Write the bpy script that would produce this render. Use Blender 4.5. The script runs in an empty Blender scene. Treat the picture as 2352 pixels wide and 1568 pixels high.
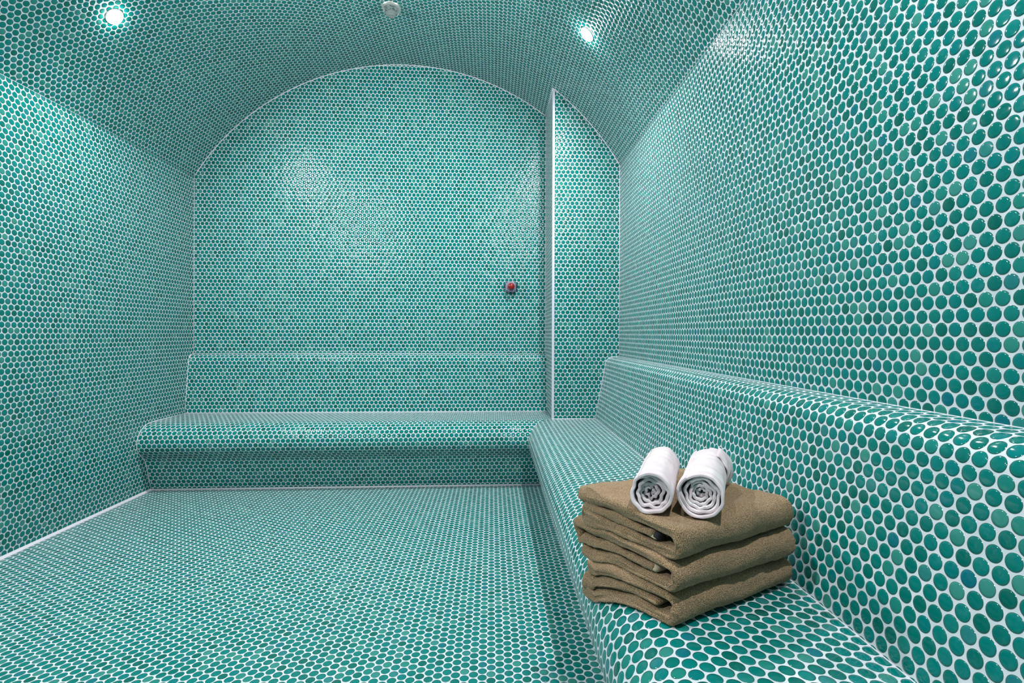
import bpy, bmesh, math, random
from mathutils import Vector, Matrix

# ------------------------------------------------------------------ scene, camera, light
P = 0.025                      # pitch of one round mosaic tile in metres; lengths below are in tiles
scene = bpy.context.scene
cam_d = bpy.data.cameras.new('camera')
cam = bpy.data.objects.new('camera', cam_d)
scene.collection.objects.link(cam)
scene.camera = cam
F_PX, YAW, ROLL = 1200.0, math.radians(3.3), 0.003
cam_d.sensor_fit = 'HORIZONTAL'
cam_d.sensor_width = 36.0
cam_d.lens = 36.0 * F_PX / 2352.0
cam_d.shift_x = -(1199 - 1176) / 2352.0
cam_d.shift_y = -(784 - 766) / 2352.0
cam_d.clip_start = 0.01
cam.matrix_world = (Matrix.Translation((0, 0, 33.3 * P)) @ Matrix.Rotation(-YAW, 4, 'Z')
                    @ Matrix.Rotation(math.pi / 2, 4, 'X') @ Matrix.Rotation(ROLL, 4, 'Z'))

world = bpy.data.worlds.new('world')
scene.world = world
world.use_nodes = True
world.node_tree.nodes['Background'].inputs[0].default_value = (0.8, 0.9, 1.0, 1)
world.node_tree.nodes['Background'].inputs[1].default_value = 0.0

vs = scene.view_settings
vs.view_transform = 'Standard'
vs.look = 'None'
vs.gamma = 1.0
vs.use_curve_mapping = False
vs.exposure = 1.55
LAMP_STRENGTH = 45.0      # glowing lens
BEAM_WATTS = 7.5           # downward beam of each spotlight
scene.cycles.max_bounces = 10
scene.cycles.diffuse_bounces = 2
scene.cycles.glossy_bounces = 4
scene.cycles.sample_clamp_indirect = 6.0
scene.cycles.use_denoising = True
scene.cycles.blur_glossy = 0.3

rnd = random.Random(7)

# room, in tiles: camera stands at x 0, y 0; y runs to the back wall
XL, XR, YB, YF = -71.8, 28.4, 130.4, -31.0
XP, YP = 13.37, 115.3          # the pillar in the far right corner
SPRING, XC, ZC, RAD = 41.2 + math.sqrt(58.3 ** 2 - 50.1 ** 2), -21.7, 41.2, 58.3
CAMH = 33.3


# ------------------------------------------------------------------ helpers
def tag(o, label=None, cat=None, group=None, kind=None):
    if label: o['label'] = label
    if cat: o['category'] = cat
    if group: o['group'] = group
    if kind: o['kind'] = kind
    return o


def empty(name, loc=(0, 0, 0)):
    o = bpy.data.objects.new(name, None)
    scene.collection.objects.link(o)
    o.location = loc
    o.empty_display_size = 0.02
    return o


class MB:
    """collects faces with uv in tile units; coordinates in tiles"""
    def __init__(self):
        self.v, self.f, self.uv, self.smooth = [], [], [], []

    def grid(self, rows, uvs, smooth=True, flip=False):
        n, m = len(rows), len(rows[0])
        base = len(self.v)
        for r in rows:
            self.v.extend(r)
        for i in range(n - 1):
            for j in range(m - 1):
                idx = [(i, j), (i, j + 1), (i + 1, j + 1), (i + 1, j)]
                if flip: idx.reverse()
                self.f.append([base + a * m + b for a, b in idx])
                self.uv.append([uvs[a][b] for a, b in idx])
                self.smooth.append(smooth)

    def poly(self, pts, uv=None, smooth=False):
        base = len(self.v)
        self.v.extend(pts)
        self.f.append(list(range(base, base + len(pts))))
        self.uv.append(uv if uv else [(p[0], p[1]) for p in pts])
        self.smooth.append(smooth)

    def build(self, name, mat, parent=None, kind=None, origin=(0, 0, 0), scale=P):
        me = bpy.data.meshes.new(name)
        ox, oy, oz = origin
        me.from_pydata([((x - ox) * scale, (y - oy) * scale, (z - oz) * scale) for x, y, z in self.v], [], self.f)
        uvl = me.uv_layers.new(name='tiles')
        k = 0
        for fi, f in enumerate(self.f):
            for c in range(len(f)):
                uvl.data[k].uv = self.uv[fi][c]
                k += 1
        me.polygons.foreach_set('use_smooth', self.smooth)
        me.materials.append(mat)
        me.update()
        o = bpy.data.objects.new(name, me)
        scene.collection.objects.link(o)
        if parent:
            o.parent = parent
        else:
            o.location = (ox * scale, oy * scale, oz * scale)
        if kind: o['kind'] = kind
        return o


def bm_obj(name, bm, mat, parent=None, smooth=True):
    me = bpy.data.meshes.new(name)
    bm.to_mesh(me)
    bm.free()
    me.polygons.foreach_set('use_smooth', [smooth] * len(me.polygons))
    me.materials.append(mat)
    o = bpy.data.objects.new(name, me)
    scene.collection.objects.link(o)
    if parent: o.parent = parent
    return o


# ------------------------------------------------------------------ materials
class NT:
    def __init__(self, name):
        self.mat = bpy.data.materials.new(name)
        self.mat.use_nodes = True
        self.t = self.mat.node_tree
        self.b = self.t.nodes['Principled BSDF']

    def n(self, typ, **kw):
        nd = self.t.nodes.new(typ)
        for k, v in kw.items():
            setattr(nd, k, v)
        return nd

    def put(self, sock, val):
        if hasattr(val, 'links') or isinstance(val, bpy.types.NodeSocket):
            self.t.links.new(val, sock)
        elif val is not None:
            sock.default_value = val

    def m(self, op, a, b=None, c=None, clamp=False):
        nd = self.n('ShaderNodeMath', operation=op)
        nd.use_clamp = clamp
        self.put(nd.inputs[0], a)
        if b is not None: self.put(nd.inputs[1], b)
        if c is not None: self.put(nd.inputs[2], c)
        return nd.outputs[0]

    def vm(self, op, a, b=None, c=None, scale=None):
        nd = self.n('ShaderNodeVectorMath', operation=op)
        self.put(nd.inputs[0], a)
        if b is not None: self.put(nd.inputs[1], b)
        if c is not None: self.put(nd.inputs[2], c)
        if scale is not None: self.put(nd.inputs['Scale'], scale)
        return nd.outputs['Value'] if op in ('LENGTH', 'DOT_PRODUCT', 'DISTANCE') else nd.outputs[0]

    def step(self, x, lo, hi, a=0.0, b=1.0):
        nd = self.n('ShaderNodeMapRange', interpolation_type='SMOOTHSTEP')
        self.put(nd.inputs[0], x)
        nd.inputs[1].default_value, nd.inputs[2].default_value = lo, hi
        nd.inputs[3].default_value, nd.inputs[4].default_value = a, b
        return nd.outputs[0]

    def mix(self, fac, a, b):
        nd = self.n('ShaderNodeMix', data_type='RGBA')
        self.put(nd.inputs[0], fac)
        self.put(nd.inputs[6], a)
        self.put(nd.inputs[7], b)
        return nd.outputs[2]

    def mixv(self, fac, a, b):
        nd = self.n('ShaderNodeMix', data_type='VECTOR')
        self.put(nd.inputs[0], fac)
        self.put(nd.inputs[4], a)
        self.put(nd.inputs[5], b)
        return nd.outputs[1]

    def ramp(self, x, stops, interp='LINEAR'):
        nd = self.n('ShaderNodeValToRGB')
        nd.color_ramp.interpolation = interp
        e = nd.color_ramp.elements
        while len(e) < len(stops): e.new(0.5)
        for k, (p_, c_) in enumerate(stops):
            e[k].position = p_
            e[k].color = (*c_, 1)
        self.put(nd.inputs[0], x)
        return nd.outputs[0]


H = math.sqrt(3) / 2


def mosaic():
    """glazed round mosaic on a hexagonal grid: colour per tile, pale joints, domed face"""
    k = NT('round_mosaic')
    uv = k.n('ShaderNodeUVMap', uv_map='tiles').outputs[0]
    a = k.vm('WRAP', uv, (0.5, H, 0.5), (-0.5, -H, -0.5))
    uvo = k.vm('SUBTRACT', uv, (0.5, H, 0.0))
    b = k.vm('WRAP', uvo, (0.5, H, 0.5), (-0.5, -H, -0.5))
    la, lb = k.vm('LENGTH', a), k.vm('LENGTH', b)
    sel = k.m('LESS_THAN', lb, la)
    d = k.mixv(sel, a, b)
    idv = k.vm('SUBTRACT', uv, d)
    idv = k.vm('MULTIPLY', idv, (2.0, 1 / H, 0.0))
    idv = k.vm('FLOOR', k.vm('ADD', idv, (0.5, 0.5, 0.5)))
    wn = k.n('ShaderNodeTexWhiteNoise', noise_dimensions='3D')
    k.put(wn.inputs['Vector'], idv)
    rv, rc = wn.outputs['Value'], wn.outputs['Color']
    sep = k.n('ShaderNodeSeparateColor')
    k.put(sep.inputs[0], rc)
    r1, r2, r3 = sep.outputs
    # position of each tile nudged a hair, as laid by hand in sheets
    jit = k.vm('SCALE', k.vm('SUBTRACT', rc, (0.5, 0.5, 0.5)), scale=0.035)
    jit = k.vm('MULTIPLY', jit, (1, 1, 0))
    d = k.vm('MULTIPLY', k.vm('ADD', d, jit), (1, 1, 0))
    r = k.vm('LENGTH', d)
    face = k.step(r, 0.432, 0.460, 1.0, 0.0)
    # glaze colours
    glaze = k.ramp(rv, [(0.0, (0.000, 0.135, 0.105)), (0.12, (0.000, 0.170, 0.145)), (0.40, (0.000, 0.198, 0.172)),
                        (0.66, (0.000, 0.212, 0.190)), (0.78, (0.000, 0.200, 0.198)), (0.85, (0.012, 0.240, 0.195)),
                        (0.94, (0.045, 0.285, 0.235)), (1.0, (0.000, 0.165, 0.205))])
    nz = k.n('ShaderNodeTexNoise')
    k.put(nz.inputs['Vector'], k.vm('ADD', uv, k.vm('SCALE', rc, scale=17.0)))
    nz.inputs['Scale'].default_value = 2.6
    nz.inputs['Detail'].default_value = 3.0
    mott = k.step(nz.outputs[0], 0.45, 0.75)
    mott = k.m('MULTIPLY', mott, k.step(r2, 0.3, 1.0, 0.0, 0.30))
    glaze = k.mix(mott, glaze, (0.05, 0.30, 0.30, 1))
    glaze = k.vm('SCALE', glaze, scale=0.90)
    # thin biscuit edge where the glaze breaks
    rim = k.step(r, 0.392, 0.442)
    glaze = k.mix(k.m('MULTIPLY', rim, 0.75), glaze, (0.060, 0.085, 0.060, 1))
    gn = k.n('ShaderNodeTexNoise')
    k.put(gn.inputs['Vector'], uv)
    gn.inputs['Scale'].default_value = 0.6
    gn.inputs['Detail'].default_value = 4.0
    grout = k.mix(k.step(gn.outputs[0], 0.3, 0.7), (0.55, 0.645, 0.675, 1), (0.65, 0.73, 0.765, 1))
    k.put(k.b.inputs['Base Color'], k.mix(face, grout, glaze))
    k.put(k.b.inputs['Roughness'], k.m('MULTIPLY_ADD', face, -0.525, 0.62))
    k.put(k.b.inputs['Specular IOR Level'], k.m('MULTIPLY_ADD', face, 0.22, 0.20))
    # domed face: tilt the normal away from the tile's centre
    slope = k.m('MULTIPLY', r, 0.24)
    slope = k.m('ADD', slope, k.m('MULTIPLY', k.step(r, 0.31, 0.44), 0.55))
    slope = k.m('MULTIPLY', slope, k.step(r, 0.44, 0.47, 1.0, 0.0))
    dh = k.vm('NORMALIZE', d)
    tilt = k.vm('SCALE', dh, scale=slope)
    wob = k.n('ShaderNodeTexNoise')
    k.put(wob.inputs['Vector'], k.vm('ADD', uv, k.vm('SCALE', rc, scale=9.0)))
    wob.inputs['Scale'].default_value = 1.6
    wob.inputs['Detail'].default_value = 2.0
    wv = k.vm('SCALE', k.vm('SUBTRACT', wob.outputs['Color'], (0.5, 0.5, 0.5)), scale=0.16)
    rt = k.vm('SCALE', k.vm('SUBTRACT', rc, (0.5, 0.5, 0.5)), scale=0.05)
    tilt = k.vm('ADD', tilt, k.vm('SCALE', k.vm('ADD', wv, rt), scale=face))
    st = k.n('ShaderNodeSeparateXYZ')
    k.put(st.inputs[0], tilt)
    geo = k.n('ShaderNodeNewGeometry')
    tan = k.n('ShaderNodeTangent', direction_type='UV_MAP', uv_map='tiles').outputs[0]
    nrm = geo.outputs['Normal']
    bit = k.vm('NORMALIZE', k.vm('CROSS_PRODUCT', nrm, tan))
    nn = k.vm('ADD', nrm, k.vm('ADD', k.vm('SCALE', tan, scale=st.outputs[0]), k.vm('SCALE', bit, scale=st.outputs[1])))
    k.put(k.b.inputs['Normal'], k.vm('NORMALIZE', nn))
    return k.mat


def plain(name, col, rough=0.5, metal=0.0, spec=0.5, noise=0.0, nscale=60.0, bump=0.0, coat=0.0):
    k = NT(name)
    k.b.inputs['Roughness'].default_value = rough
    k.b.inputs['Metallic'].default_value = metal
    k.b.inputs['Specular IOR Level'].default_value = spec
    k.b.inputs['Coat Weight'].default_value = coat
    tc = k.n('ShaderNodeTexCoord').outputs['Object']
    nz = k.n('ShaderNodeTexNoise')
    k.put(nz.inputs['Vector'], tc)
    nz.inputs['Scale'].default_value = nscale
    nz.inputs['Detail'].default_value = 4
    lo = tuple(c * (1 - noise) for c in col) + (1,)
    hi = tuple(min(1, c * (1 + noise)) for c in col) + (1,)
    k.put(k.b.inputs['Base Color'], k.mix(nz.outputs[0], lo, hi))
    if bump:
        bp = k.n('ShaderNodeBump')
        bp.inputs['Strength'].default_value = bump
        bp.inputs['Distance'].default_value = 0.001
        k.put(bp.inputs['Height'], nz.outputs[0])
        k.put(k.b.inputs['Normal'], bp.outputs[0])
    return k.mat


def terry():
    k = NT('terry_cloth')
    tc = k.n('ShaderNodeTexCoord').outputs['Object']
    n1 = k.n('ShaderNodeTexNoise')
    k.put(n1.inputs['Vector'], tc)
    n1.inputs['Scale'].default_value = 750
    n1.inputs['Detail'].default_value = 2
    n2 = k.n('ShaderNodeTexNoise')
    k.put(n2.inputs['Vector'], tc)
    n2.inputs['Scale'].default_value = 45
    n2.inputs['Detail'].default_value = 3
    vo = k.n('ShaderNodeTexVoronoi')
    k.put(vo.inputs['Vector'], tc)
    vo.inputs['Scale'].default_value = 480
    c1 = k.mix(k.step(n1.outputs[0], 0.30, 0.68), (0.095, 0.056, 0.024, 1), (0.50, 0.350, 0.205, 1))
    c2 = k.mix(k.m('MULTIPLY', k.step(n2.outputs[0], 0.35, 0.7), 0.30), c1, (0.27, 0.180, 0.095, 1))
    k.put(k.b.inputs['Base Color'], c2)
    k.b.inputs['Roughness'].default_value = 0.95
    k.b.inputs['Specular IOR Level'].default_value = 0.1
    k.b.inputs['Sheen Weight'].default_value = 0.2
    k.b.inputs['Sheen Roughness'].default_value = 0.5
    k.b.inputs['Sheen Tint'].default_value = (0.9, 0.85, 0.75, 1)
    h = k.m('ADD', k.m('MULTIPLY', vo.outputs['Distance'], -0.8), k.m('ADD', n1.outputs[0], k.m('MULTIPLY', n2.outputs[0], 1.5)))
    bp = k.n('ShaderNodeBump')
    bp.inputs['Strength'].default_value = 0.9
    bp.inputs['Distance'].default_value = 0.0016
    k.put(bp.inputs['Height'], h)
    k.put(k.b.inputs['Normal'], bp.outputs[0])
    return k.mat


def cotton(name, stripes=False):
    k = NT(name)
    uv = k.n('ShaderNodeUVMap', uv_map='tiles').outputs[0]
    tc = k.n('ShaderNodeTexCoord').outputs['Object']
    n1 = k.n('ShaderNodeTexNoise')
    k.put(n1.inputs['Vector'], tc)
    n1.inputs['Scale'].default_value = 38
    n1.inputs['Detail'].default_value = 5
    n2 = k.n('ShaderNodeTexNoise')
    k.put(n2.inputs['Vector'], tc)
    n2.inputs['Scale'].default_value = 900
    col = k.mix(k.step(n1.outputs[0], 0.35, 0.7), (0.66, 0.575, 0.60, 1), (0.80, 0.73, 0.755, 1))
    h = k.m('ADD', k.m('MULTIPLY', n1.outputs[0], 1.6), k.m('MULTIPLY', n2.outputs[0], 0.25))
    if stripes:
        s = k.n('ShaderNodeSeparateXYZ')
        k.put(s.inputs[0], uv)
        x = k.m('ADD', s.outputs[0], k.m('MULTIPLY', s.outputs[1], 0.25))
        w = k.m('SINE', k.m('MULTIPLY', x, 24.0))
        win = k.m('MULTIPLY', k.step(x, 3.6, 3.7), k.step(x, 4.75, 4.85, 1.0, 0.0))
        sm = k.m('MULTIPLY', win, k.step(w, -0.1, 0.4))
        col = k.mix(sm, col, (0.95, 0.95, 0.97, 1))
        h = k.m('ADD', h, k.m('MULTIPLY', sm, 0.6))
    k.put(k.b.inputs['Base Color'], col)
    k.b.inputs['Roughness'].default_value = 0.9
    k.b.inputs['Specular IOR Level'].default_value = 0.15
    k.b.inputs['Sheen Weight'].default_value = 0.25
    bp = k.n('ShaderNodeBump')
    bp.inputs['Strength'].default_value = 0.6
    bp.inputs['Distance'].default_value = 0.0015
    k.put(bp.inputs['Height'], h)
    k.put(k.b.inputs['Normal'], bp.outputs[0])
    return k.mat


def emitter(name, col, strength):
    k = NT(name)
    k.b.inputs['Base Color'].default_value = (0.8, 0.8, 0.8, 1)
    k.b.inputs['Emission Color'].default_value = (*col, 1)
    k.b.inputs['Emission Strength'].default_value = strength
    return k.mat


M_TILE = mosaic()
M_SEAL = plain('pale_sealant', (0.72, 0.72, 0.78), 0.5, noise=0.06)
M_TERRY = terry()
M_HEM = plain('woven_hem', (0.50, 0.41, 0.28), 0.9, noise=0.2, nscale=600, bump=0.5)
M_DARKHEM = plain('dark_label_cloth', (0.02, 0.02, 0.025), 0.9, noise=0.3, nscale=500)
M_COT = cotton('white_cotton')
M_COT2 = cotton('striped_white_cotton', True)
M_BOX = plain('grey_plastic', (0.22, 0.215, 0.30), 0.4, noise=0.08)
M_RED = plain('red_plastic', (0.26, 0.001, 0.002), 0.3, noise=0.1, coat=0.4)
M_WHITE = plain('white_enamel', (0.85, 0.85, 0.87), 0.4, noise=0.02)
M_DARK = plain('dark_plastic', (0.01, 0.018, 0.05), 0.4, noise=0.1)
M_CHROME = plain('polished_chrome', (0.8, 0.8, 0.78), 0.15, metal=1.0, noise=0.05)
M_LAMP = emitter('lit_lamp_lens', (1.0, 0.96, 1.0), LAMP_STRENGTH)


def glass():
    k = NT('cut_crystal')
    k.b.inputs['Transmission Weight'].default_value = 0.9
    k.b.inputs['Roughness'].default_value = 0.03
    k.b.inputs['IOR'].default_value = 1.55
    k.b.inputs['Base Color'].default_value = (0.92, 0.95, 0.95, 1)
    return k.mat


M_GLASS = glass()

# ------------------------------------------------------------------ the room
C3 = Vector


def quad(name, p0, du, dv, lu, lv, u0=0.0, v0=0.0, kind='structure', mat=None):
    """rectangle from p0 along unit vectors du, dv; normal = du x dv"""
    p0, du, dv = Vector(p0), Vector(du), Vector(dv)
    mb = MB()
    pts = [p0, p0 + du * lu, p0 + du * lu + dv * lv, p0 + dv * lv]
    mb.poly([tuple(p) for p in pts], [(u0, v0), (u0 + lu, v0), (u0 + lu, v0 + lv), (u0, v0 + lv)])
    return mb.build(name, mat or M_TILE, kind=kind)


# floor: rows run towards the back wall.  u = y, v = -x  -> normal = y x (-x) = +z
quad('floor', (XR, YF, 0), (0, 1, 0), (-1, 0, 0), YB - YF, XR - XL, 0.3, 0.2)
# side walls
quad('wall_left', (XL, YF, 0), (0, 1, 0), (0, 0, 1), YB - YF, SPRING, 0.1, 0.25)       # y x z = +x
quad('wall_right', (XR, YB, 0), (0, -1, 0), (0, 0, 1), YB - YF, SPRING, 0.6, 0.15)     # -y x z = -x


def arc_pts(x0, x1, n=96):
    a0 = math.acos(max(-1, min(1, (x0 - XC) / RAD)))
    a1 = math.acos(max(-1, min(1, (x1 - XC) / RAD)))
    return [(XC + RAD * math.cos(a0 + (a1 - a0) * i / n), ZC + RAD * math.sin(a0 + (a1 - a0) * i / n)) for i in range(n + 1)]


def arch_z(x):
    return ZC + math.sqrt(max(0.0, RAD * RAD - (x - XC) ** 2))


def end_wall(name, y, facing, xa, xb, u0=0.0, v0=0.0, z0=0.0):
    """wall in plane y whose top follows the vault between xa and xb; facing -1 looks to the camera"""
    mb = MB()
    n = 80
    top = arc_pts(xb, xa, n)           # from right to left
    zl = min(SPRING, top[-1][1]) if abs(xa - XL) < .01 else top[-1][1]
    top = [(x, z) for x, z in top]
    pts = [(xa, z0), (xb, z0)] + top
    if facing < 0:      # normal -y: u = x, v = z -> x cross z = -y
        uv = [(x + u0, z + v0) for x, z in pts]
        mb.poly([(x, y, z) for x, z in pts], uv)
    else:
        pts.reverse()
        uv = [(-x + u0, z + v0) for x, z in pts]
        mb.poly([(x, y, z) for x, z in pts], uv)
    return mb.build(name, M_TILE, kind='structure')


end_wall('wall_back', YB, -1, XL, XR, 0.35, 0.1)
end_wall('wall_front', YF, 1, XL, XR)
# pillar in the corner: face to the camera and face to the left
mb = MB()
top = arc_pts(XR, XP, 40)
pts = [(XP, 0.0), (XR, 0.0)] + top
mb.poly([(x, YP, z) for x, z in pts], [(x - XP + 0.62, z + 0.05) for x, z in pts])
zt = arch_z(XP)
mb.poly([(XP, YB, 0), (XP, YP, 0), (XP, YP, zt), (XP, YB, zt)], [(0, 0), (YB - YP, 0), (YB - YP, zt), (0, zt)])
mb.build('wall_pillar', M_TILE, kind='structure')

# vaulted ceiling: u = y, v = arc length
mb = MB()
arc = arc_pts(XR, XL, 128)
s = 0.0
rows, uvs = [], []
ny = 8
prev = arc[0]
for (x, z) in arc:
    s += math.hypot(x - prev[0], z - prev[1])
    prev = (x, z)
    rows.append([(x, YF + (YB - YF) * j / ny, z) for j in range(ny + 1)])
    uvs.append([(-(YF + (YB - YF) * j / ny), s) for j in range(ny + 1)])
# normal must face down/inwards: u=-y, v=arc direction (to the left) -> (-y) x (-x) = -z
mb.grid(rows, uvs, flip=True)
ceiling = mb.build('ceiling', M_TILE, kind='structure')

# ------------------------------------------------------------------ built-in bench (L shaped)
NOSE, NZ = [], 10.4
for i in range(13):
    a = math.pi / 2 * i / 12
    NOSE.append((4.6 - 4.6 * math.sin(a), NZ + (14.4 - NZ) * math.cos(a)))
NOSE += [(0.05, 9.6), (0.3, 9.0), (0.85, 8.35), (1.55, 7.7), (2.2, 7.15), (2.65, 6.5), (2.95, 5.6), (3.25, 4.6), (3.7, 3.0), (4.6, 0.0)]


def sweep(profile, xr, yb, xl, yf, s0=0.0, cap=False):
    """profile (d, z): d measured outward from the room from lines x = xr and y = yb; mitred L path"""
    mb = MB()
    s = s0
    rowsR, uvR, rowsB, uvB = [], [], [], []
    prev = profile[0]
    nseg = 24
    for d, z in profile:
        s += math.hypot(d - prev[0], z - prev[1])
        prev = (d, z)
        x, y = xr + d, yb + d
        rowsR.append([(x, yf + (y - yf) * j / nseg, z) for j in range(nseg + 1)])
        uvR.append([(-(yf + (y - yf) * j / nseg), -s) for j in range(nseg + 1)])
        rowsB.append([(x + (xl - x) * j / nseg, y, z) for j in range(nseg + 1)])
        uvB.append([((x + (xl - x) * j / nseg) + 0.4, -s) for j in range(nseg + 1)])
    mb.grid(rowsR, uvR, flip=False)
    mb.grid(rowsB, uvB, flip=False)
    return mb


XN, YN = 7.68, 110.2
bench = empty('tiled_bench', (XN * P, YN * P, 0))
tag(bench, 'built-in L-shaped bench of teal round mosaic along the back and right walls', 'bench')
bench_off = (XN, YN, 0)

ZS = NOSE[0][1]
XSE, YSE = 23.0, 126.8
nseat = [p for p in NOSE if p[1] > 8.95]
nbase = [p for p in NOSE if p[1] <= 9.05]
seat = sweep(nseat, XN, YN, XL, YF)
xi, yi = XN + 4.6, YN + 4.6


def flat(mb, pts, along):
    if along == 'y':
        mb.poly([(x, y, ZS) for x, y in pts], [(-y, x - xi) for x, y in pts])
    else:
        mb.poly([(x, y, ZS) for x, y in pts], [(x + 0.4, y - yi) for x, y in pts])


flat(seat, [(xi, YF), (XSE, YF), (XSE, YP), (XP, YP), (xi, yi)], 'y')
flat(seat, [(XL, yi), (xi, yi), (XP, YP), (XP, YSE), (XL, YSE)], 'x')
seat.build('seat', M_TILE, parent=bench, origin=bench_off)
tot = sum(math.hypot(nseat[i + 1][0] - nseat[i][0], nseat[i + 1][1] - nseat[i][1]) for i in range(len(nseat) - 1))
base = sweep(nbase, XN, YN, XL, YF, s0=tot)
base.build('plinth', M_TILE, parent=bench, origin=bench_off)['label'] = 'dark undercut plinth below the seat'


def backrest_profile(dx0, dx1, wall):
    """(offset from seam, z): sloping face, rounded nose, short ledge to the wall"""
    pts = [(0, ZS), (dx0 * .5, ZS + 5.8), (dx0, ZS + 11.6)]
    cx, cz, rr = dx0 + 1.9, ZS + 11.9, 1.9
    for i in range(1, 10):
        a = math.pi - (math.pi / 2) * i / 10
        pts.append((cx + rr * math.cos(a), cz + rr * math.sin(a)))
    pts.append((wall, cz + rr + 0.12))
    return pts


pr = backrest_profile(2.2, 0, XR - XSE)
mb = MB()
rows, uvs, s, prev = [], [], 0, pr[0]
for d, z in pr:
    s += math.hypot(d - prev[0], z - prev[1]); prev = (d, z)
    rows.append([(XSE + d, YF + (YP - YF) * j / 20, z) for j in range(21)])
    uvs.append([(-(YF + (YP - YF) * j / 20) + .2, s + .3) for j in range(21)])
mb.grid(rows, uvs, flip=True)
tag(mb.build('backrest', M_TILE, parent=bench, origin=bench_off), 'long backrest with rounded top along the right wall')
pb = backrest_profile(1.3, 0, YB - YSE)
pb = [(d if i < 3 else min(d, YB - YSE), z) for i, (d, z) in enumerate(pb)]
mb = MB()
rows, uvs, s, prev = [], [], 0, pb[0]
for d, z in pb:
    s += math.hypot(d - prev[0], z - prev[1]); prev = (d, z)
    rows.append([(XL + (XP - XL) * j / 20, YSE + d, z) for j in range(21)])
    uvs.append([((XL + (XP - XL) * j / 20) + .2, s + .3) for j in range(21)])
mb.grid(rows, uvs, flip=False)
tag(mb.build('backrest', M_TILE, parent=bench, origin=bench_off), 'low backrest with rounded top along the back wall')

# ------------------------------------------------------------------ sealant joints and edge trim
trim_n = [0]


def bead(pts, r=0.13, name=None, mat=None, seg=6, w=None):
    """round sealant bead along a polyline (tiles)"""
    trim_n[0] += 1
    bm = bmesh.new()
    V = [Vector(p) for p in pts]
    rings = []
    for i, p in enumerate(V):
        t = (V[min(i + 1, len(V) - 1)] - V[max(i - 1, 0)]).normalized()
        up = Vector((0, 0, 1)) if abs(t.z) < 0.9 else Vector((1, 0, 0))
        a = t.cross(up).normalized()
        b = t.cross(a).normalized()
        rings.append([bm.verts.new((p + (a * math.cos(2 * math.pi * k / seg) + b * math.sin(2 * math.pi * k / seg)) * r) * P)
                      for k in range(seg)])
    for i in range(len(rings) - 1):
        for k in range(seg):
            bm.faces.new((rings[i][k], rings[i][(k + 1) % seg], rings[i + 1][(k + 1) % seg], rings[i + 1][k]))
    bm.faces.new(rings[0][::-1]); bm.faces.new(rings[-1])
    o = bm_obj(name or 'trim_%d' % trim_n[0], bm, mat or M_SEAL)
    o['kind'] = 'structure'
    return o


# white edging strip up the pillar corner
bm = bmesh.new()
prof = [(-0.06, 0.42), (-0.06, -0.02), (0.0, -0.07), (0.44, -0.07), (0.44, 0.0), (0.02, 0.0), (0.02, 0.42)]
lo = [bm.verts.new(((XP + a) * P, (YP + b) * P, ZS * P)) for a, b in prof]
hi = [bm.verts.new(((XP + a) * P, (YP + b) * P, (arch_z(XP + max(0, a)) - 0.02) * P)) for a, b in prof]
n = len(prof)
for i in range(n):
    bm.faces.new((lo[i], lo[(i + 1) % n], hi[(i + 1) % n], hi[i]))
bmesh.ops.recalc_face_normals(bm, faces=bm.faces)
trim_n[0] += 1
o = bm_obj('trim_1', bm, plain('white_edge_strip', (0.62, 0.63, 0.72), 0.35, noise=0.03), smooth=False)
o['kind'] = 'structure'

# cove of sealant where the left wall meets the floor
bm = bmesh.new()
pf = [(0, 0.42), (0.10, 0.22), (0.22, 0.10), (0.42, 0), (0, 0)]
A = [bm.verts.new(((XL + a) * P, YF * P, b * P)) for a, b in pf]
B = [bm.verts.new(((XL + a) * P, (YN + 4.6) * P, b * P)) for a, b in pf]
for i in range(5):
    bm.faces.new((A[i], A[(i + 1) % 5], B[(i + 1) % 5], B[i]))
bmesh.ops.recalc_face_normals(bm, faces=bm.faces)
o = bm_obj('baseboard_left', bm, M_SEAL); o['kind'] = 'structure'

bead([(XL, YN + 4.5, 0.05), (XN + 4.6, YN + 4.5, 0.05)], 0.26)
bead([(XN + 4.6, YF, 0.02), (XN + 4.6, YN + 4.6, 0.02)], 0.13)
bead([(x, YB, z) for x, z in arc_pts(XP, XL, 60)], 0.14)
bead([(x, YP, z) for x, z in arc_pts(XR, XP, 24)], 0.12)
bead([(XP, YP, zt), (XP, YB, zt)], 0.12)
bead([(XL, YF, SPRING), (XL, YB, SPRING)], 0.05)
bead([(XR, YF, arch_z(XR)), (XR, YP, arch_z(XR))], 0.05)
bead([(XL, YB, ZS), (XL, YB, SPRING)], 0.08)
bead([(XP, YB, ZS), (XP, YB, zt)], 0.07)
bead([(XR, YP, ZS + 14), (XR, YP, arch_z(XR))], 0.07)
bead([(XL, YB, pb[-1][1]), (XP, YB, pb[-1][1])], 0.08)
bead([(XL, YSE, ZS), (XP, YSE, ZS)], 0.09)
bead([(XP, YP, ZS), (XSE, YP, ZS)], 0.12)
bead([(XSE, YF, ZS), (XSE, YP, ZS)], 0.05)
bead([(XR, YF, pr[-1][1]), (XR, YP, pr[-1][1])], 0.04)
# joint lines on the side wall and pillar following the bench outline
bead([(XL, YN + d, z) for d, z in NOSE] , 0.09)
bead([(XL, yi, ZS), (XL, YSE, ZS)], 0.09)
bead([(XL, YSE + d, z) for d, z in pb], 0.09)
bead([(XSE + d, YP, z) for d, z in pr], 0.07)


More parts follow.
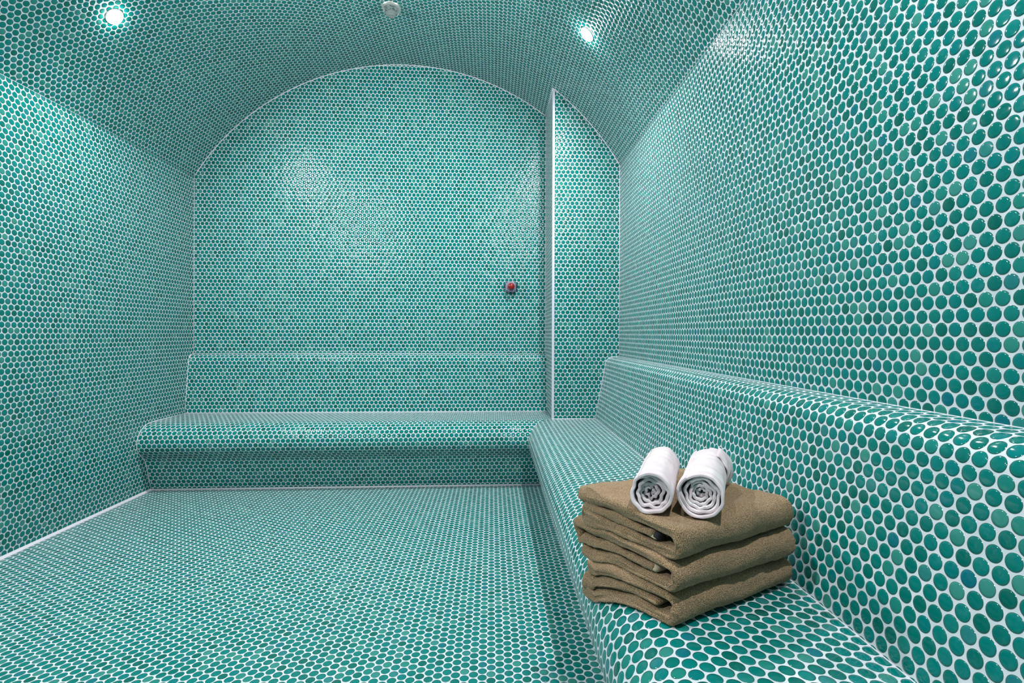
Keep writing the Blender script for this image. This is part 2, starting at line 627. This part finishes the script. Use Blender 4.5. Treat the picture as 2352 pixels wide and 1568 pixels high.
# ------------------------------------------------------------------ ceiling lamps
def lathe(name, prof, mat, parent, seg=40, flat_shade=False):
    bm = bmesh.new()
    rings = []
    for r, z in prof:
        if r < 1e-6:
            rings.append([bm.verts.new((0, 0, z * P))])
        else:
            rings.append([bm.verts.new((r * P * math.cos(2 * math.pi * k / seg), r * P * math.sin(2 * math.pi * k / seg), z * P)) for k in range(seg)])
    for a, b in zip(rings, rings[1:]):
        for k in range(seg):
            k2 = (k + 1) % seg
            if len(a) == 1 and len(b) == 1: continue
            if len(a) == 1: bm.faces.new((a[0], b[k], b[k2]))
            elif len(b) == 1: bm.faces.new((a[k2], a[k], b[0]))
            else: bm.faces.new((a[k], a[k2], b[k2], b[k]))
    bmesh.ops.recalc_face_normals(bm, faces=bm.faces)
    return bm_obj(name, bm, mat, parent, smooth=not flat_shade)


def ceiling_lamp(x, y, label, watts=None, tilt=0.0):
    z = arch_z(x)
    o = empty('ceiling_spotlight', (x * P, y * P, z * P))
    nx, nz = (XC - x) / RAD, (ZC - z) / RAD          # inward normal
    o.rotation_euler = (0, math.atan2(-nx, -nz), 0)  # local -z points along the inward normal
    lathe('bezel', [(1.20, -0.06), (1.26, -0.16), (1.38, -0.12), (1.42, 0.0)], M_WHITE, o)
    lens = [(1.25 * math.sin(a), -0.06 - 0.6 * (math.cos(a))) for a in [math.pi / 2 * i / 8 for i in range(9)]]
    lathe('lens', lens, M_LAMP, o)
    ld = bpy.data.lights.new('beam', 'AREA')
    ld.shape = 'DISK'
    ld.size = 2.0 * P
    ld.energy = watts or BEAM_WATTS
    ld.color = (1.0, 0.97, 0.99)
    ld.spread = math.radians(180)
    lo_ = bpy.data.objects.new('beam', ld)
    scene.collection.objects.link(lo_)
    lo_.parent = o
    lo_.location = (0, 0, -0.95 * P if tilt else -0.72 * P)
    lo_.rotation_euler = (tilt, 0, 0)
    tag(o, label, 'ceiling light', 'round spotlights in the vault')
    return o


ceiling_lamp(-61.0, 88.0, 'lit round spotlight in the tiled vault at upper left')
ceiling_lamp(16.4, 90.0, 'lit round spotlight in the tiled vault above the pillar at upper right')
ceiling_lamp(-61.0, 12.0, 'lit round spotlight in the left of the vault, nearest the front wall', 9.0, 0.4)
ceiling_lamp(16.4, 12.0, 'lit round spotlight in the right of the vault, nearest the front wall', 7.5, 0.4)

# crystal fitting at the crown of the vault
cf = empty('crystal_ceiling_light', (-20.6 * P, 107.5 * P, arch_z(-20.6) * P))
tag(cf, 'small unlit cut-glass star light with metal ring at the crown of the vault', 'ceiling light')
lathe('ring', [(1.15, -0.02), (1.2, -0.3), (1.5, -0.38), (1.85, -0.25), (1.95, 0.0)], plain('brushed_ring', (0.75, 0.72, 0.66), 0.3, metal=0.7, noise=0.1), cf)
lathe('crystal', [(1.2, -0.05), (1.35, -0.6), (1.05, -1.1), (0.95, -1.5), (0.55, -2.0), (0.0, -2.3)], M_GLASS, cf, seg=9, flat_shade=True)
for kx in range(6):
    a = kx * math.pi / 3 + 0.3
    bm = bmesh.new()
    bmesh.ops.create_icosphere(bm, subdivisions=1, radius=0.34 * P)
    bmesh.ops.scale(bm, vec=(1, 1, 1.4), verts=bm.verts)
    q = bm_obj('crystal_drop', bm, M_GLASS, cf, smooth=False)
    q.location = (1.45 * P * math.cos(a), 1.45 * P * math.sin(a), -0.8 * P)


# ------------------------------------------------------------------ emergency button on the back wall
def bevel_box(name, sx, sy, sz, loc, mat, parent, bev=0.12, seg=3):
    bm = bmesh.new()
    bmesh.ops.create_cube(bm, size=1)
    bmesh.ops.scale(bm, vec=(sx * P, sy * P, sz * P), verts=bm.verts)
    bmesh.ops.bevel(bm, geom=bm.edges[:], offset=bev * P, segments=seg, profile=0.5, affect='EDGES')
    bmesh.ops.translate(bm, vec=[c * P for c in loc], verts=bm.verts)
    return bm_obj(name, bm, mat, parent)


def cyl_y(name, prof, loc, mat, parent, seg=32):
    """lathe about the -y axis: prof (radius, distance from the wall)"""
    o = lathe(name, [(r, d) for r, d in prof], mat, parent, seg)
    o.data.transform(Matrix.Rotation(math.pi / 2, 4, 'X'))
    o.data.transform(Matrix.Translation([c * P for c in loc]))
    return o


bt = empty('emergency_button', (4.62 * P, YB * P, 44.9 * P))
tag(bt, 'small grey box with a red mushroom button on the back wall beside the pillar', 'button')
bevel_box('housing', 2.62, 1.55, 2.62, (0, -0.80, 0), M_BOX, bt, 0.22)
bevel_box('back_plate', 2.5, 0.16, 2.5, (0, -0.09, 0), M_DARK, bt, 0.05, 1)
cyl_y('collar', [(1.0, 0), (1.0, 0.12), (0.62, 0.18), (0.62, 0.5)], (0, -1.57, 0), plain('pinkish_collar', (0.28, 0.16, 0.23), 0.4, noise=.05), bt)
cyl_y('push_button', [(0.5, 0), (0.5, 0.3), (0.74, 0.4), (0.80, 0.55), (0.72, 0.78), (0.4, 0.9), (0, 0.93)], (0.08, -1.85, 0), M_RED, bt)
for sx in (-1, 1):
    q = lathe('cable_gland', [(0.42, 0), (0.42, 0.22), (0.34, 0.28), (0.3, 0.45), (0, 0.45)], M_DARK, bt, 6, True)
    q.data.transform(Matrix.Rotation(sx * math.pi / 2, 4, 'Y'))
    q.data.transform(Matrix.Translation((sx * 1.30 * P, -0.75 * P, 0.1 * P)))
for sx in (-1, 1):
    for sz in (-1, 1):
        cyl_y('screw', [(0.13, 0), (0.13, 0.05), (0, 0.06)], (sx * 1.02, -1.57, sz * 1.02), M_DARK, bt, 10)

# ------------------------------------------------------------------ folded towels on the bench
from mathutils import noise as mnoise
SC = math.radians(26.5)
BX = (math.cos(SC), math.sin(SC))          # along the folded edge, towards the wall
AX = (-math.sin(SC), math.cos(SC))         # from the folded edge towards the free ends
N0 = (11.75, 32.6)
LEN_B, LEN_A = 12.3, 10.3


def seat_z(x):
    """height of the bench surface under x"""
    d = x - XN
    if d >= 4.6: return ZS
    if d <= 0.35: d = 0.35
    return NZ + (14.4 - NZ) * math.sqrt(max(0, 1 - ((4.6 - d) / 4.6) ** 2))


def smooth_path(ctrl, step=0.16):
    """Catmull-Rom through control points"""
    pts = []
    c = [ctrl[0]] + list(ctrl) + [ctrl[-1]]
    for i in range(1, len(c) - 2):
        p0, p1, p2, p3 = [Vector(q) for q in c[i - 1:i + 3]]
        nn = max(2, int((p2 - p1).length / step))
        for j in range(nn):
            t = j / nn
            pts.append(0.5 * ((2 * p1) + (-p0 + p2) * t + (2 * p0 - 5 * p1 + 4 * p2 - p3) * t * t + (-p0 + 3 * p1 - 3 * p2 + p3) * t ** 3))
    pts.append(Vector(c[-1]))
    return pts


def cloth_strip(path, th, blen, name, mat, place, parent=None, seed=0, b0=0.0, wob=0.13, endround=0.32, nb=56):
    """thick folded cloth: 2D centre line (a, z) extruded along b, rounded at the sides; place(a, b, z) -> tiles"""
    n = len(path)
    nor = []
    for i in range(n):
        t = path[min(i + 1, n - 1)] - path[max(i - 1, 0)]
        t = t.normalized()
        nor.append(Vector((-t.y, t.x)))
    capn = 6
    pos_t = lambda c: c.x
    outline = []       # (centre idx pos, normal offset factor)
    for i in range(n): outline.append((path[i], nor[i], 1.0, 0.0))
    te = (path[-1] - path[-2]).normalized()
    for j in range(1, capn):
        a = math.pi * j / capn
        outline.append((path[-1], nor[-1], math.cos(a), math.sin(a)))
    for i in range(n - 1, -1, -1): outline.append((path[i], nor[i], -1.0, 0.0))
    ts = (path[0] - path[1]).normalized()
    for j in range(1, capn):
        a = math.pi * j / capn
        outline.append((path[0], nor[0], -math.cos(a), math.sin(a) + 10))
    bs = []
    er = endround
    for j in range(7):
        a = math.pi / 2 * j / 6
        bs.append((er * (1 - math.cos(a)), math.sin(a)))
    mid = [(er + (blen - 2 * er) * j / nb, 1.0) for j in range(1, nb)]
    bs = bs + mid + [(blen - b, s_) for b, s_ in reversed(bs)]
    mb = MB()
    rows, uvs = [], []
    for b, sc in bs:
        row, ur = [], []
        for c, nv, k, e in outline:
            hw = (th(pos_t(c)) if callable(th) else th) / 2 * (0.16 + 0.84 * sc)
            pos = c + nv * (k * hw)
            if e >= 10: pos = pos + ts * ((e - 10) * hw)
            elif e > 0: pos = pos + te * (e * hw)
            q = Vector((pos.x * 0.45, b * 0.33 + seed * 5.1, pos.y * 0.9))
            w1 = mnoise.noise(q) * wob * 1.5
            w2 = mnoise.noise(Vector((pos.x * 1.9 + seed, b * 1.7, pos.y * 2.2))) * wob * 0.45
            w3 = mnoise.noise(Vector((pos.x * 0.3 + 9 + seed, pos.y * 3.0, 1.3))) * 0.22   # ragged side edges
            pos = pos + nv * (k * (w1 + w2) * (0.3 + 0.7 * sc))
            row.append(place(pos.x, b0 + b + w3, pos.y + w1 * 0.5))
            ur.append((pos.x, b))
        row.append(row[0]); ur.append(ur[0])
        rows.append(row); uvs.append(ur)
    mb.grid(rows, uvs)
    mb.poly(rows[0][:-1][::-1], None, False)
    mb.poly(rows[-1][:-1], None, False)
    return mb


def towel(z0, da, db, rot, paths, label, seed, droop_f, hem=None, alen=LEN_A):
    """z0: height of the underside above the bench; paths: list of centre lines"""
    cr, sr = math.cos(rot), math.sin(rot)
    origin = Vector((N0[0] + AX[0] * 5 + BX[0] * 6, N0[1] + AX[1] * 5 + BX[1] * 6, ZS + z0))

    def place(a, b, z):
        a2, b2 = a - 5 + da, b - 6 + db
        a3, b3 = a2 * cr - b2 * sr + 5, a2 * sr + b2 * cr + 6
        x = N0[0] + AX[0] * a3 + BX[0] * b3
        y = N0[1] + AX[1] * a3 + BX[1] * b3
        f = max(0.0, min(1.0, z / 2.14))
        drop = (ZS - seat_z(x)) * (droop_f[0] * (1 - f) + droop_f[1] * f)
        return (x, y, ZS + z0 + z - drop)
    root = empty('folded_towel', origin * P)
    tag(root, label, 'towel', 'folded brown towels stacked on the bench')
    for k, (nm, ctrl, th, mt, lab, bspan) in enumerate(paths):
        path = smooth_path(ctrl)
        b0, bl = bspan if bspan else (0, LEN_B)
        m = cloth_strip(path, th, bl, nm, mt, place, seed=seed + k * 0.7, b0=b0)
        ob = m.build(nm, mt, parent=root, origin=tuple(origin))
        if lab: ob['label'] = lab
    return root


T = 0.68
# bottom towel
towel(0.0, 0.0, 0.0, 0.0, [
    ('outer_fold', [(9.2, 1.78), (5, 1.80), (1.6, 1.80), (0.55, 1.68), (0.30, 1.10), (0.55, 0.50), (1.6, 0.36), (5, 0.36), (9.5, 0.36), (9.85, 0.55), (9.6, 0.98), (8.8, 1.02)], T, M_TERRY, None, None),
    ('inner_fold', [(8.9, 1.06), (5, 1.08), (1.9, 1.08)], 0.56, M_TERRY, 'inner layer ending in a dark gap', None),
], 'brown terry towel, folded, lowest of the stack, resting on the bench', 1, (0.90, 0.45))
# middle towel
towel(2.14, -0.1, 0.05, 0.015, [
    ('outer_fold', [(10.9, 1.10), (11.2, 1.5), (10.5, 1.84), (5, 1.80), (1.6, 1.80), (0.50, 1.66), (0.22, 1.10), (0.50, 0.50), (1.6, 0.36), (5, 0.36), (10.2, 0.30)], T, M_TERRY, None, None),
    ('inner_fold', [(10.75, 0.86), (9.6, 1.04), (5, 1.08), (2.3, 1.06)], 0.57, M_TERRY, 'inner layer with a pale hem end', None),
    ('hem', [(2.25, 1.06), (2.05, 1.06)], 0.54, M_HEM, 'pale woven hem', (0.02, LEN_B - 0.1)),
], 'brown terry towel, folded, in the middle of the stack of three', 2, (0.45, 0.18))
# top towel
towel(4.28, 0.0, 0.0, -0.02, [
    ('outer_fold', [(10.3, 1.66), (8, 1.84), (5, 1.82), (1.8, 1.82), (0.55, 1.70), (0.22, 1.10), (0.50, 0.48), (1.6, 0.34), (5, 0.36), (9.5, 0.36), (9.9, 0.60), (9.6, 0.92), (8.9, 0.98)], lambda a: 0.72 + 0.40 * max(0.0, min(1.0, (a - 6.5) / 3.0)) ** 1.3, M_TERRY, None, None),
    ('inner_fold', [(9.1, 1.02), (5, 1.08), (2.6, 1.04)], 0.58, M_TERRY, 'inner layer with a bound end', None),
    ('hem', [(2.55, 1.04), (2.28, 1.02)], 0.56, M_HEM, 'pale woven hem', (0.02, LEN_B - 0.1)),
    ('care_label', [(2.22, 1.02), (2.05, 1.02)], 0.42, M_DARKHEM, 'small black label with a pale ring', (0.0, 0.9)),
], 'brown terry towel, folded, topmost of the stack, under the white rolls', 3, (0.18, -0.10))


# ------------------------------------------------------------------ rolled white towels
def roll(c0, c1, R, label, mat, seed, turns=5.2, flip=1, tail=False, lump=0.05, endang=2.4, core=0.1):
    z0 = ZS + 6.42
    A = Vector((c0[0], c0[1], z0 + R * 0.97)); B = Vector((c1[0], c1[1], z0 + R * 0.97 - 0.05))
    ax = (B - A); L = ax.length; ax.normalize()
    side = ax.cross(Vector((0, 0, 1))).normalized()
    up = side.cross(ax).normalized()
    root = empty('rolled_towel', A * P)
    tag(root, label, 'towel', 'rolled white towels on the stack')
    pitch = (R - 0.16) / turns
    th = pitch * 0.80
    N = int(turns * 44)
    path = []
    for i in range(N + 1):
        t = i / N * turns
        ang = flip * 2 * math.pi * (t - turns) + endang
        r = 0.12 + pitch * t
        crumple = core * (1 - t / turns) + 0.02
        r *= 1 + crumple * mnoise.noise(Vector((math.cos(ang) * 2.1 + seed, math.sin(ang) * 2.1, t * 0.55))) * 2.0
        if t > turns - 0.35: r -= pitch * 0.55 * ((t - turns + 0.35) / 0.35) ** 1.5
        r = min(r, R)
        path.append((r, ang, t))
    mb = MB()
    ns = 40
    rows, uvs = [], []
    stations = [(0.0, 0.25), (0.015, 0.7), (0.05, 1.0)] + [(0.05 + (L - 0.1) * j / ns, 1.0) for j in range(1, ns)] + [(L - 0.05, 1.0), (L - 0.015, 0.7), (L, 0.25)]
    for b, sc in stations:
        ro, ri, uo, ui = [], [], [], []
        for i, (r, ang, t) in enumerate(path):
            outer = t / turns
            # inner turns sit back from the mouth, the wrap reaches forward
            f = 0.60 * (1 - min(1, outer * 1.15)) * 1.0 + 0.16 * mnoise.noise(Vector((t * 1.3, math.cos(ang) + seed, math.sin(ang))))
            if outer > 0.8: f -= 0.22 * (outer - 0.8) / 0.2
            k0 = max(0.0, 1 - b / 1.5); k1 = max(0.0, 1 - (L - b) / 1.5)
            bb = b + f * k0 - f * k1
            rr = r
            if outer > 0.7:
                rr = r * (1 + lump * mnoise.noise(Vector((math.cos(ang) * 1.3 + seed * 3, math.sin(ang) * 1.3, b * 0.28))) + 0.012 * mnoise.noise(Vector((ang * 2, b * 2.1, seed))))
            taper = 1 - 0.05 * (b / L)
            if tail and outer > 0.72 and math.cos(ang - flip * 0.0) > 0:
                taper += 0.10 * max(0, (b / L - 0.62) / 0.38) ** 1.5
            w = th / 2 * (0.3 + 0.7 * sc)
            for rad, lst, ul in ((rr + w, ro, uo), (rr - w, ri, ui)):
                rad = max(0.02, rad) * taper
                # flatten against the towel below
                ca, sa = math.cos(ang), math.sin(ang)
                yy = rad * sa
                if yy < -R * 0.93: yy = -R * 0.93 - (-(yy + R * 0.93)) * 0.3
                p = A + ax * bb + side * (rad * ca) + up * yy
                lst.append(tuple(p)); ul.append((bb, r * ang))
        row = ro + ri[::-1]; row.append(row[0])
        ur = uo + ui[::-1]; ur.append(ur[0])
        rows.append(row); uvs.append(ur)
    mb.grid(rows, uvs)
    m = len(path)
    for rw, rev in ((rows[0], True), (rows[-1], False)):
        for i in range(m - 1):
            q = [rw[i], rw[i + 1], rw[2 * m - 2 - i], rw[2 * m - 1 - i]]
            if rev: q.reverse()
            mb.poly(q, [(0, 0)] * 4, True)
    mb.build('cloth_roll', mat, parent=root, origin=tuple(A))
    return root, A, B, side, up


roll((10.95, 35.5), (14.5, 43.9), 1.52, 'white cotton towel roll on the brown stack, the left one, crumpled spiral core', M_COT, 1.3, turns=4.6, flip=1, lump=0.06, endang=2.2, core=0.34)
r2, A2, B2, sd2, up2 = roll((14.15, 34.6), (18.2, 42.9), 1.62, 'white cotton towel roll with woven stripes on the brown stack, the right one', M_COT2, 4.1, turns=5.6, flip=-1, tail=True, lump=0.06, endang=2.3, core=0.16)
# loose corner hanging off the far end of the right roll
mb = MB()
rows, uvs = [], []
axd = (B2 - A2).normalized()
for i in range(13):
    row, ur = [], []
    for j in range(9):
        a = math.radians(62 - i * 8.5)
        ext = j / 8
        rr = 1.52 + 0.42 * ext ** 1.5 * (0.35 + i / 14) + 0.04 * math.sin(i * 1.3 + j)
        back = -2.6 + ext * 2.5 + 0.12 * math.sin(i * 0.9)
        p = B2 + axd * back + sd2 * (rr * math.cos(a)) + up2 * (max(-1.52, rr * math.sin(a)))
        row.append(tuple(p)); ur.append((i * .2, j * .2))
    rows.append(row); uvs.append(ur)
mb.grid(rows, uvs)
fl = mb.build('loose_corner', M_COT, parent=r2, origin=tuple(A2))
so = fl.modifiers.new('thickness', 'SOLIDIFY'); so.thickness = 0.0025; so.offset = 0
